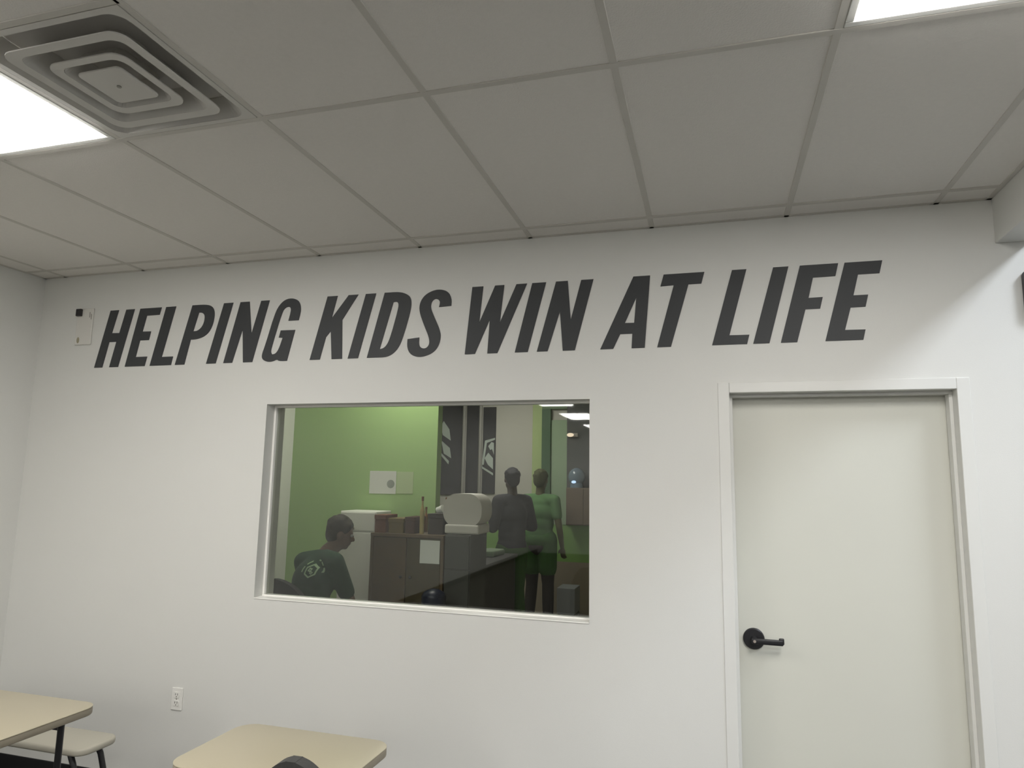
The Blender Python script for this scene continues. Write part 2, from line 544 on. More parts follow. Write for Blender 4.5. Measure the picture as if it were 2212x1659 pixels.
rose = B().cyl((hx, hy, hz_), (hx, hy - .010, hz_), .0455, .0455, 40).cyl((hx, hy - .010, hz_), (hx, hy - .014, hz_), .0455, .041, 40)
sub(rose, 'rose', BLACKM)
lv = B().cyl((hx, hy - .012, hz_), (hx, hy - .062, hz_), .014, .013, 24)
lv.box(hx - .012, hx + .118, hy - .066, hy - .052, hz_ - .012, hz_ + .012, .005, 3)
lv.box(hx + .100, hx + .122, hy - .064, hy - .054, hz_ - .008, hz_ + .020, .005, 3)
sub(lv, 'lever', BLACKM)
ky = B().cyl((hx, hy - .0655, hz_), (hx, hy - .0675, hz_), .0062, .0062, 18)
sub(ky, 'keyhole', mat('nickel', (190, 180, 170), .35, metal=.6))

# ------------------------------------------------------------------ electrical outlet
ox, oz = -2.800, .502
ot = thing('wall_outlet', 'white duplex electrical outlet low on the wall between the desks', 'outlet', (ox, 0, oz))
B().box(ox - .036, ox + .036, -.006, 0, oz - .058, oz + .058, .003).obj('cover_plate', WHITE_P, ot)
SLOT = mat('slot_dark', (70, 68, 62), .7)
for sgn in (-1, 1):
    zc = oz + sgn * .021
    rc = B().plate([(ox + x, zc + z) for x, z in rrect(-.017, .017, -.0145, .0145, .008, 4)], -.0095, -.005).obj('receptacle', WHITE_P, ot)
    for dxx in (-.007, .007):
        q = B().box(ox + dxx - .0013, ox + dxx + .0013, -.0102, -.009, zc - .001, zc + .009).obj('slot', SLOT)
        q.parent = rc
    q = B().cyl((ox, -.0102, zc - .008), (ox, -.009, zc - .008), .0028, .0028, 10).obj('slot', SLOT)
    q.parent = rc
B().cyl((ox, -.0075, oz), (ox, -.004, oz), .003, .003, 12).obj('screw', MATS['zinc_screw'], ot)

# ------------------------------------------------------------------ small white sensor box
sx, sz = -3.715, 2.60
sb = thing('wall_sensor', 'small white wall sensor box with a dark square eye left of the lettering', 'sensor', (sx, 0, sz))
B().box(sx - .062, sx + .062, -.010, 0, sz - .115, sz + .115, .004).obj('housing', mat('sensor_white', (214, 212, 206), .55, 0.015, 1.5), sb)
B().box(sx - .060, sx - .020, -.026, -.009, sz + .066, sz + .112, .004).obj('lens', mat('lens_dark', (42, 38, 40), .3), sb)
for k in (0, 1):
    B().box(sx + .036 + .012 * k, sx + .041 + .012 * k, -.0115, -.009, sz + .055 - .012 * k, sz + .09 - .012 * k, .001, 1).obj('slot', mat('slot_grey', (140, 136, 130), .7), sb)
B().sph((sx - .035, -.010, sz - .085), (.010, .005, .020)).obj('button', mat('button_tan', (150, 144, 120), .6), sb, True)

# ------------------------------------------------------------------ dark box at the right edge of the frame
ws = thing('wall_speaker', 'dark rounded wall box below the header, cut by the right edge', 'speaker', (1.40, 0, 2.39))
B().plate([(1.40 + x, 2.505 + z) for x, z in rrect(-.138, .138, -.105, .105, .03, 6)], -.032, -.006).obj('cabinet', mat('speaker_grey', (70, 70, 72), .6), ws)
B().plate([(1.40 + x, 2.505 + z) for x, z in rrect(-.122, .122, -.09, .09, .024, 6)], -.036, -.032).obj('grille', mat('speaker_cloth', (52, 52, 54), .9, .1, 200, .5, 400), ws)
B().box(1.34, 1.46, -.008, 0, 2.44, 2.57, .001).obj('bracket', BLACKM, ws)


# ------------------------------------------------------------------ desks
def desk(x0, x1, y0, y1, z, label):
    t = thing('classroom_desk', label, 'desk', ((x0 + x1) / 2, (y0 + y1) / 2, 0), 'cream desks by the white wall')
    B().prism(rrect(x0, x1, y0, y1, .075), z - .004, z, .0015).obj('desk_top', CREAM, t, True)
    B().prism(rrect(x0 + .0005, x1 - .0005, y0 + .0005, y1 - .0005, .0745), z - .032, z - .004, .004).obj('edge_band', CREAM_EDGE, t, True)
    ix, iy = .075, .11
    B().box(x0 + ix, x1 - ix, y0 + iy, y0 + iy + .02, z - .075, z - .032, .002, 1).obj('apron', BLACKM, t)
    B().box(x0 + ix, x1 - ix, y1 - iy - .02, y1 - iy, z - .075, z - .032, .002, 1).obj('apron', BLACKM, t)
    for px in (x0 + .05, x1 - .05):
        for py in (y0 + .14, y1 - .14):
            lg = B().cyl((px, py, .02), (px, py, z - .032), .0125, .0125, 16)
            lo = lg.obj('leg', BLACKM, t, True)
            q = B().cyl((px, py, 0), (px, py, .025), .018, .016, 16).obj('foot', BLACKM, None, True)
            q.parent = lo
    return t


desk(-3.72, -2.490, -1.44, -.80, .74, 'cream topped classroom desk with black legs at the lower left corner')
desk(-1.785, -1.145, -1.22, -.79, .74, 'cream topped classroom desk with rounded corners below the window')

# ------------------------------------------------------------------ low bench behind the left desk
bt = thing('low_bench', 'pale low bench with black tube legs behind the left desk', 'bench', (-3.2, -.5, 0))
PALE = mat('pale_bench_plastic', (182, 178, 164), .4, .02, 5)
B().prism(rrect(-3.66, -2.775, -.61, -.385, .06), .418, .45, .010).obj('seat', PALE, bt, True)
for px, sg in ((-3.54, -1), (-2.88, 1)):
    for py, sy in ((-.57, -1), (-.43, 1)):
        B().tube([(px, py, .418), (px + sg * .03, py + sy * .004, .37), (px + sg * .07, py + sy * .010, .24), (px + sg * .10, py + sy * .014, .0)], .013).obj('leg', BLACKM, bt, True)
B().tube([(-3.54, -.50, .405), (-2.88, -.50, .405)], .011).obj('stretcher', BLACKM, bt, True)


# ------------------------------------------------------------------ office chair builder
def office_chair(name, label, loc, rz, m_pad, back_top, group=None, seat_z=.47, wid=.44, crown=.72, taper=1.0):
    t = thing(name, label, 'chair', loc, group)
    M = Matrix.Rotation(rz, 4, 'Z')

    def fin(b, nm, m, sm=True):
        bmesh.ops.transform(b.bm, verts=b.bm.verts, matrix=Matrix.Translation(loc) @ M)
        return b.obj(nm, m, t, sm)
    h = wid / 2
    fin(B().prism(rrect(-h, h, -.22, .22, .10), seat_z - .05, seat_z, .018), 'seat', m_pad)
    # back: curved shell with a strongly rounded crown, chair faces +y so the back is at -y
    b = bmesh.new()
    rows = []
    zb, zt = seat_z + .08, back_top
    n, mrow = 20, 30
    for face in (0, 1):
        grid = []
        for r in range(mrow + 1):
            u = math.sin(r / mrow * math.pi / 2)
            z = zb + (zt - zb) * u
            e = max(0.0, (u - crown) / (1 - crown))
            hw = (h * .94 * taper) * math.sqrt(max(0.0, 1 - e * e)) if u > crown else h * taper * (.86 + .08 * u / crown)
            hw = max(hw, .012)
            row = []
            for c in range(n + 1):
                s_ = -1 + 2 * c / n
                x = hw * s_
                y = -.235 + .05 * (x / h) ** 2 - .05 * u + (.035 if face else 0)
                row.append(b.verts.new((x, y, z)))
            grid.append(row)
        rows.append(grid)
        for r in range(mrow):
            for c in range(n):
                q = (grid[r][c], grid[r][c + 1], grid[r + 1][c + 1], grid[r + 1][c])
                b.faces.new(q)
    F, K = rows
    for r in range(mrow):
        b.faces.new((F[r][0], F[r + 1][0], K[r + 1][0], K[r][0]))
        b.faces.new((F[r][n], F[r + 1][n], K[r + 1][n], K[r][n]))
    for c in range(n):
        b.faces.new((F[0][c], F[0][c + 1], K[0][c + 1], K[0][c]))
        b.faces.new((F[mrow][c], F[mrow][c + 1], K[mrow][c + 1], K[mrow][c]))
    bmesh.ops.recalc_face_normals(b, faces=b.faces)
    q = B()
    q._merge(b)
    fin(q, 'backrest', m_pad)
    fin(B().tube([(0, -.10, seat_z - .05), (0, -.26, seat_z - .03), (0, -.245, seat_z + .2)], .018), 'back_bracket', BLACKM)
    fin(B().cyl((0, 0, .10), (0, 0, seat_z - .05), .026, .022, 16), 'column', BLACKM)
    for k in range(5):
        a = math.radians(90 + 72 * k)
        c, s_ = math.cos(a), math.sin(a)
        lo = fin(B().chain([((0.02 * c, .02 * s_, .11), .026), ((.27 * c, .27 * s_, .075), .016)]), 'base_arm', BLACKM)
        wv = B().cyl((.275 * c - .02 * s_, .275 * s_ + .02 * c, .03), (.275 * c + .02 * s_, .275 * s_ - .02 * c, .03), .03, .03, 16)
        bmesh.ops.transform(wv.bm, verts=wv.bm.verts, matrix=Matrix.Translation(loc) @ M)
        wo = wv.obj('caster', BLACKM, None, True)
        wo.parent = lo
    return t


office_chair('desk_chair', 'dark grey rounded chair back in front of the desk below the window', (-.932, -1.53, 0), 0.05,
             mat('dark_grey_fabric', (62, 62, 60), .9, .15, 120, .4, 300), 1.070, None, .47, .42, .62, .56)

# ================================================================== THE OFFICE BEHIND THE GLASS
OX0, OX1, OY1 = -3.80, .30, 5.30
GREEN = mat('lime_wall_paint', (155, 185, 122), .6, .02, 2, .1, 250)
OWALL = mat('office_white_paint', (222, 222, 214), .6, .02, 2)
struct(B().box(-3.80, -3.66, WT, 2.30, 0, 3.0).obj('wall_office_left', OWALL))
struct(B().box(-3.66, -2.245, 2.20, 2.30, 0, 3.0).obj('wall_office_green', GREEN))
struct(B().box(-4.60, -4.48, 2.30, 5.45, 0, 3.0).obj('wall_office_side', OWALL))
struct(B().box(-4.60, -3.66, 2.20, 2.30, 0, 3.0).obj('wall_office_return', OWALL))
wf = struct(B().box(-4.60, OX1, OY1, OY1 + .12, 0, 3.0).obj('wall_office_far', mat('office_grey_paint', (186, 184, 174), .6, .03, 2)))
struct(B().box(OX1, OX1 + .12, WT, OY1 + .12, 0, 3.0).obj('wall_office_right', OWALL))
struct(B().box(-4.60, OX1 + .12, WT, OY1 + .12, 3.0, 3.1).obj('ceiling_office', TILE))
struct(B().box(-4.6, OX1, WT, OY1, 0, .004).obj('floor_office', mat('brown_grey_carpet', (146, 137, 122), .95, .15, 60, .4, 300)))
# panels of the far wall
fy = OY1
B().box(-4.48, OX1, fy - .02, fy, .72, 1.17, .002, 1).obj('wainscot', mat('lime_wainscot', (128, 168, 92), .6, .03, 4), wf)
B().box(-4.48, OX1, fy - .024, fy, .004, .72, .002, 1).obj('lower_panel', mat('brown_grey_panel', (150, 140, 124), .7, .05, 6), wf)
B().box(-2.20, -2.07, fy - .03, fy, 1.17, 3.0, .002, 1).obj('wall_strip', mat('pale_lime_panel', (168, 186, 130), .6, .03, 4), wf)
B().box(-2.07, -1.955, fy - .06, fy, 1.17, 2.62, .002, 1).obj('wall_strip', mat('dark_green_panel', (72, 100, 72), .6, .05, 4), wf)
B().box(-1.955, -1.745, fy - .03, fy, 1.17, 2.48, .002, 1).obj('wall_strip', mat('grey_green_panel', (150, 172, 142), .6, .05, 4), wf)
B().box(-1.745, -1.30, fy - .04, fy, 1.17, 3.0, .002, 1).obj('wall_strip', mat('dark_grey_panel', (84, 86, 84), .6, .08, 6), wf)
for x0, x1 in ((-2.07, -1.745),):
    B().box(x0, x1, fy - .05, fy, 2.62, 3.0, .002, 1).obj('wall_strip', mat('mid_green_panel', (98, 124, 86), .6, .05, 4), wf)

# ceiling lamps of the office, the rear one an added fill
troffer(-2.75, -2.15, 1.22, 2.10, 2.985, (255, 250, 240), OFFICE_L, 'office ceiling light above the desk corner, hidden by the window head', 'office ceiling lights', 'office_lamp_panel')
troffer(-2.75, -2.15, 3.30, 4.52, 2.985, (255, 250, 240), OFFICE_FILL_L, 'added unseen ceiling light for the standing people, above the window head', 'office ceiling lights', 'office_fill_lamp_panel')  # unseen rear lamp, added to light the standing people

# ------------------------------------------------------------------ black banners with white slanted marks on the far wall
BAN = mat('black_banner', (46, 46, 48), .7, .2, 5)
MARK = mat('banner_white', (176, 186, 178), .7, .1, 9)
POST = mat('grey_post', (150, 148, 142), .5, .04, 6)


def banner(x0, x1, z0, z1, marks, label):
    t = thing('wall_banner', label, 'banner', ((x0 + x1) / 2, fy, z0), 'black banners on the far office wall')
    B().box(x0, x1, fy - .02, fy - .0005, z0, z1, .003, 1).obj('cloth', BAN, t)
    for mk in marks:
        B().plate(mk, fy - .026, fy - .02).obj('printed_mark', MARK, t)
    return t


bl = [[(-3.469, 2.403), (-3.432, 2.478), (-3.348, 2.365), (-3.324, 2.217), (-3.439, 2.291)], [(-3.456, 2.217), (-3.334, 2.118), (-3.31, 1.983), (-3.417, 2.044)], [(-3.458, 2.056), (-3.341, 1.946), (-3.347, 1.903), (-3.456, 2.019)]]
br = [[(-2.879, 1.902), (-2.842, 2.217), (-2.706, 2.254), (-2.706, 2.229), (-2.816, 2.187), (-2.854, 1.902)], [(-2.796, 2.144), (-2.752, 2.199), (-2.72, 2.187), (-2.717, 2.036), (-2.744, 2.108), (-2.769, 2.096)], [(-2.843, 1.987), (-2.794, 2.06), (-2.728, 1.988), (-2.725, 1.844), (-2.796, 1.903)], [(-2.892, 1.89), (-2.724, 1.796), (-2.723, 1.766), (-2.884, 1.86)]]
banner(-3.53, -3.155, 1.50, 2.72, bl, 'black banner with pale slanted marks at the end of the green wall')
banner(-3.105, -2.925, 1.50, 2.72, [], 'plain black banner between two grey posts on the far wall')
banner(-2.875, -2.70, 1.53, 2.66, br, 'black banner with a pale framed letter mark left of the white wall')
for xx, lb in ((-3.13, 'thin grey post between the left and middle black banners'), (-2.90, 'thin grey post between the middle and right black banners')):
    p_ = thing('banner_post', lb, 'post', (xx, fy - .04, 0), 'grey posts between the banners')
    B().cyl((xx, fy - .05, .02), (xx, fy - .05, 2.76), .022, .022, 14).obj('pole', POST, p_, True)
    B().cyl((xx, fy - .075, .004), (xx, fy - .075, .02), .045, .045, 20).obj('base_plate', POST, p_)

# ------------------------------------------------------------------ papers on the green wall
PAPER = mat('white_paper', (206, 208, 200), .8, .02, 9)
pp = thing('wall_paper', 'white paper sheet with a grey round print taped on the green wall', 'paper', (-2.74, 2.198, 1.57))
B().box(-2.868, -2.615, 2.196, 2.1995, 1.570, 1.765, .0005, 1).obj('sheet', PAPER, pp)
B().cyl((-2.665, 2.196, 1.655), (-2.665, 2.1952, 1.655), .036, .036, 24).obj('printed_mark', mat('print_grey', (140, 146, 138), .8), pp)
tag(B().box(-2.610, -2.455, 2.1965, 2.1995, 1.575, 1.762, .0005, 1).obj('wall_paper', mat('pale_green_paper', (176, 192, 150), .8, .02, 9)), 'faint pale green paper sheet right of the white paper', 'paper')

# ------------------------------------------------------------------ cabinets
WOOD = mat('dark_brown_wood', (84, 67, 40), .6, .25, 12)
WOOD2 = mat('olive_brown_wood', (70, 61, 36), .6, .25, 12)
wc = thing('white_cabinet', 'tall white cabinet behind the seated person', 'cabinet', (-2.80, 1.97, 0))
B().box(-2.965, -2.635, 1.90, 2.17, .004, 1.43, .006).obj('body', OWALL, wc)
B().box(-2.955, -2.645, 1.885, 1.90, .08, 1.26, .003).obj('door', OWALL, wc)
B().box(-2.955, -2.645, 1.885, 1.90, 1.275, 1.42, .003).obj('drawer', OWALL, wc)
B().box(-2.93, -2.82, 1.870, 1.885, 1.285, 1.300, .002).obj('handle', MATS['nickel'], wc)
bc = thing('brown_cabinet', 'dark brown wooden shelf cabinet with things on top', 'cabinet', (-2.29, 1.95, 0))
B().box(-2.60, -2.575, 1.75, 2.15, .004, 1.25, .002).obj('side_panel', WOOD, bc)
B().box(-2.005, -1.98, 1.75, 2.15, .004, 1.25, .002).obj('side_panel', WOOD, bc)
B().box(-2.60, -1.98, 1.745, 2.15, 1.25, 1.275, .002).obj('top_board', WOOD, bc)
B().box(-2.575, -2.295, 1.755, 1.775, .06, 1.245, .003).obj('door', WOOD, bc)
B().box(-2.288, -2.008, 1.755, 1.775, .06, 1.245, .003).obj('door', WOOD2, bc)
B().box(-2.575, -2.005, 2.13, 2.15, .03, 1.25).obj('back_panel', WOOD2, bc)
B().box(-2.575, -2.005, 1.775, 2.13, .03, .06).obj('bottom_board', WOOD2, bc)
for kx in (-2.33, -2.25):
    B().sph((kx, 1.745, .95), .012).obj('knob', BLACKM, bc, True)
pn = tag(B().box(-2.175, -2.012, 1.7505, 1.7545, 1.060, 1.235, .0005, 1).obj('posted_sheet', PAPER), 'white sheet posted on the brown cabinet door', 'paper')
gc = thing('grey_cabinet', 'low dark grey cabinet right of the brown cabinet', 'cabinet', (-1.87, 1.95, 0))
GREYC = mat('dark_grey_cabinet', (62, 62, 56), .6, .08, 8)
B().box(-1.975, -1.765, 1.76, 2.15, .004, 1.285, .004).obj('body', GREYC, gc)
B().box(-1.968, -1.772, 1.745, 1.76, .06, 1.02, .003).obj('door', GREYC, gc)
B().box(-1.968, -1.772, 1.745, 1.76, 1.03, 1.275, .003).obj('drawer', GREYC, gc)
# pale rounded tub on the grey cabinet
tb = thing('storage_tub', 'pale rounded plastic tub standing on the grey cabinet', 'tub', (-1.85, 1.93, 1.285))
TUB = mat('pale_tub_plastic', (186, 182, 172), .5, .05, 7)
prof = rrect(-.16, .16, 0, .30, .10, 8)
prof = [(x, z) for x, z in rrect(-.158, .158, .055, .31, .11, 8)]
B().plate([(-1.855 + x, 1.285 + z) for x, z in prof], 1.80, 2.06).obj('body', TUB, tb, True)
B().box(-1.995, -1.715, 1.79, 2.07, 1.287, 1.36, .015, 3).obj('base_rim', TUB, tb)


# things on the brown cabinet
def carton(x0, x1, y0, y1, z, h, m, label, lid=None):
    t = thing('carton', label, 'box', ((x0 + x1) / 2, (y0 + y1) / 2, z), 'cartons on the brown cabinet')
    B().box(x0, x1, y0, y1, z, z + h, .003).obj('box_body', m, t)
    B().box(x0 - .004, x1 + .004, y0 - .004, y1 + .004, z + h - .03, z + h + .004, .003).obj('lid', lid or m, t)
    return t


carton(-2.585, -2.49, 1.78, 1.98, 1.275, .135, mat('red_brown_card', (104, 66, 46), .8, .1, 12), 'red brown carton at the left end of the brown cabinet')
carton(-2.475, -2.345, 1.80, 2.0, 1.275, .11, mat('olive_card', (100, 86, 44), .8, .1, 12), 'olive carton beside the red brown one')
carton(-2.33, -2.25, 1.80, 2.0, 1.275, .125, mat('dark_red_card', (70, 46, 34), .8, .1, 12), 'small dark maroon carton left of the tall bottle')
carton(-2.145, -2.02, 1.82, 2.02, 1.275, .155, mat('near_black_card', (48, 40, 32), .8, .1, 12), 'near black carton at the right end of the brown cabinet')


def bottle(x, y, z, h, r, m, mcap, label):
    t = thing('bottle', label, 'bottle', (x, y, z), 'bottles on the brown cabinet')
    B().cyl((x, y, z), (x, y, z + h * .62), r, r, 18).cyl((x, y, z + h * .62), (x, y, z + h * .76), r, r * .42, 18).cyl((x, y, z + h * .76), (x, y, z + h * .9), r * .42, r * .42, 18).obj('glass_body', m, t, True)
    B().cyl((x, y, z + h * .88), (x, y, z + h), r * .5, r * .5, 16).obj('cap', mcap, t, True)


bottle(-2.205, 1.84, 1.275, .29, .019, mat('amber_cream', (160, 146, 92), .3), mat('brown_cap', (110, 74, 40), .5), 'tall slim cream bottle with a brown cap on the cabinet')
bottle(-2.262, 2.05, 1.275, .20, .018, mat('amber_glass', (120, 84, 40), .3), MATS['brown_cap'], 'short amber bottle beside the tall cream bottle')
bottle(-2.10, 2.08, 1.275, .28, .012, MATS['amber_cream'], MATS['brown_cap'], 'thin cream bottle behind the near black carton')
cp = thing('paper_cup', 'crumpled white cup lying on the near black carton', 'cup', (-2.07, 1.87, 1.434))
B().cyl((-2.09, 1.87, 1.459), (-2.04, 1.86, 1.472), .024, .030, 18).obj('cup_wall', PAPER, cp, True)
B().cyl((-2.041, 1.86, 1.4715), (-2.036, 1.859, 1.473), .032, .032, 18).obj('rim', PAPER, cp, True)

# waste bin
wbn = thing('waste_bin', 'dark blue waste bin in front of the brown cabinet', 'bin', (-1.945, 1.50, 0))
BIN = mat('dark_blue_plastic', (30, 34, 52), .4, .1, 10)
B().cyl((-1.945, 1.50, .004), (-1.945, 1.50, .86), .075, .088, 28).obj('barrel', BIN, wbn, True)
B().sph((-1.945, 1.50, .86), (.09, .09, .06)).obj('dome_lid', BIN, wbn, True)
# dark work table
wt = thing('work_table', 'long dark table between the cabinets and the standing people', 'table', (-2.2, 3.2, 0))
DT = mat('dark_table_top', (50, 48, 44), .5, .15, 8)
B().box(-2.46, -1.955, 2.62, 3.78, .91, .95, .006).obj('table_top', DT, wt)
for lx in (-2.42, -1.995):
    for ly in (2.68, 3.72):
        B().box(lx - .025, lx + .025, ly - .025, ly + .025, .004, .91, .003).obj('leg', BLACKM, wt)
B().box(-2.42, -1.995, 2.66, 2.68, .05, .91, .002).obj('modesty_panel', DT, wt)
B().box(-1.975, -1.965, 2.71, 3.69, .05, .91, .002).obj('side_panel', DT, wt)
tag(B().prism([(-2.24, 3.30), (-2.08, 3.34), (-2.05, 3.62), (-2.22, 3.66), (-2.30, 3.46)], .95, 1.01, .02).obj('folded_cloth', mat('grey_green_cloth', (112, 128, 104), .9, .15, 20), None, True), 'grey green folded cloth on the dark table', 'cloth')
B().box(-2.44, -1.98, 2.642, 2.66, .60, .66, .003).obj('front_strip', mat('tan_strip', (98, 88, 68), .7, .1, 20), wt)
# brown cupboard and bluish dome with an added glint at the right edge of the window
rc_ = thing('wall_cupboard', 'brown wall cupboard at the right edge of the window view', 'cabinet', (-1.50, 5.2, 1.18))
B().box(-1.715, -1.28, 5.08, 5.259, 1.18, 1.63, .006).obj('body', mat('taupe_wood', (112, 98, 82), .6, .15, 8), rc_)
B().box(-1.710, -1.50, 5.06, 5.08, 1.19, 1.62, .003).obj('door', MATS['taupe_wood'], rc_)
B().box(-1.495, -1.285, 5.06, 5.08, 1.19, 1.62, .003).obj('door', MATS['taupe_wood'], rc_)
hl = thing('domed_machine', 'blue grey domed machine with a glowing painted glint on the brown wall cupboard', 'machine', (-1.60, 5.16, 1.631))
BLUEG = mat('blue_grey_shell', (110, 126, 140), .15, .1, 6)
B().sph((-1.60, 5.16, 1.76), (.105, .085, .115), 3).obj('dome', BLUEG, hl, True)
B().cyl((-1.60, 5.16, 1.631), (-1.60, 5.16, 1.69), .085, .075, 24).obj('foot_ring', BLUEG, hl, True)
B().sph((-1.62, 5.075, 1.70), (.030, .01, .018)).obj('glint_spot', emis('glint_glow', (200, 225, 255), 1.2), hl, True)  # glowing spot standing in for a highlight on the dome
# wall lamp
wl = thing('wall_lamp', 'small warm wall lamp on the dark grey panel', 'lamp', (-1.66, 5.25, 2.28))
B().box(-1.73, -1.60, 5.23, 5.258, 2.26, 2.31, .004).obj('bracket', POST, wl)
B().sph((-1.69, 5.20, 2.285), (.045, .03, .025)).obj('bulb', emis('warm_bulb', (255, 232, 200), 1.0), wl, True)
# grey mats on the floor
for k, (a, b_, c, d, lb) in enumerate(((-1.64, -1.44, 4.25, 4.55, 'pale grey floor crate at the lower right of the window view, upper one'),)):
    g_ = thing('floor_crate', 'pale grey crate on the office floor at the lower right of the window view', 'crate', ((a + b_) / 2, (c + d) / 2, .004))
    CR = mat('grey_crate', (122, 124, 126), .6, .06, 10)
    B().box(a, b_, c, d, .004, .27, .006).obj('lower_box', CR, g_)
    B().box(a, b_, c, d, .29, .56, .006).obj('upper_box', CR, g_)
    B().box(a + .01, b_ - .01, c + .01, d, .27, .29).obj('spacer', GREYC, g_)


# ------------------------------------------------------------------ people
def remeshed(b, name, m, parent, voxel, smooth_it=4):
    me = bpy.data.meshes.new('tmp')
    b.bm.to_mesh(me)
    b.bm.free()
    o = bpy.data.objects.new('tmp', me)
    col.objects.link(o)
    md = o.modifiers.new('r', 'REMESH')
    md.mode = 'VOXEL'
    md.voxel_size = voxel
    sm = o.modifiers.new('s', 'SMOOTH')
    sm.factor = .5
    sm.iterations = smooth_it
    dg = bpy.context.evaluated_depsgraph_get()
    me2 = bpy.data.meshes.new_from_object(o.evaluated_get(dg))
    bpy.data.objects.remove(o)
    me2.name = name
    me2.materials.clear()
    me2.materials.append(m)
    for p in me2.polygons:
        p.use_smooth = True
    r = bpy.data.objects.new(name, me2)
    col.objects.link(r)
    if parent is not None:
        r.parent = parent
    return r


def V(*a):
    return Vector(a)


def basis(f, up=Vector((0, 0, 1))):
    f = f.normalized()
    r = f.cross(up).normalized()
    u = r.cross(f)
    return Matrix((r, f, u)).transposed().to_4x4(), r, f, u


def add_hand(b, wrist, d, nrm, side):
    """d: finger direction, nrm: back-of-hand normal, side: direction of the thumb"""
    d, side = d.normalized(), side.normalized()
    pc = wrist + d * .045
    M = Matrix((side, d, nrm.normalized())).transposed().to_4x4()
    b.sph(pc, (.040, .052, .017), 2, M)
    for k, (off, ln) in enumerate(((.028, .070), (.010, .080), (-.009, .074), (-.027, .058))):
        p0 = wrist + d * .080 + side * off
        p1 = p0 + d * ln * .5 - nrm * .010
        p2 = p0 + d * ln * .85 - nrm * .032
        b.chain([(p0, .0095), (p1, .009), (p2, .0075)], 1, 8)
    t0 = wrist + d * .025 + side * .030
    t1 = t0 + d * .030 + side * .026 - nrm * .006
    t2 = t1 + d * .030 + side * .006 - nrm * .012
    b.chain([(t0, .013), (t1, .011), (t2, .009)], 1, 8)


def add_head(b, c, hf, s=1.0):
    M, r, f, u = basis(hf)
    b.sph(c + u * .022 * s - f * .008, (.076 * s, .094 * s, .090 * s), 3, M)
    b.sph(c - u * .045 * s + f * .030, (.058 * s, .062 * s, .062 * s), 3, M)
    b.sph(c - u * .085 * s + f * .060, (.026 * s, .022 * s, .022 * s), 2, M)          # chin
    b.chain([(c + u * .010 * s + f * .086 * s, .009), (c - u * .026 * s + f * .106 * s, .014)], 2, 8)   # nose
    b.sph(c - u * .056 * s + f * .086 * s, (.024, .010, .008), 2, M)                 # lips
    b.sph(c + u * .022 * s + f * .080 * s, (.050, .012, .010), 2, M)                 # brow
    for sg in (-1, 1):
        b.sph(c + r * sg * .078 * s - f * .005 - u * .008, (.010, .020, .032), 2, M)   # ears
    return M, r, f, u


def add_hair(b, c, M, r, f, u, s=1.0, curly=0.0, seed=1):
    b.sph(c + u * .034 * s - f * .016, (.083 * s, .096 * s, .088 * s), 3, M)
    b.sph(c + u * .000 * s - f * .045, (.074 * s, .062 * s, .085 * s), 3, M)
    rnd = random.Random(seed)
    for k in range(60 if curly else 26):
        a, e = rnd.uniform(0, 6.283), rnd.uniform(.15, 1.45)
        d = r * math.cos(a) * math.cos(e) * .078 * s + f * (math.sin(a) * math.cos(e) * .088 * s - .016) + u * (math.sin(e) * .086 * s + .034)
        b.sph(c + d, .017 + .007 * curly, 1)


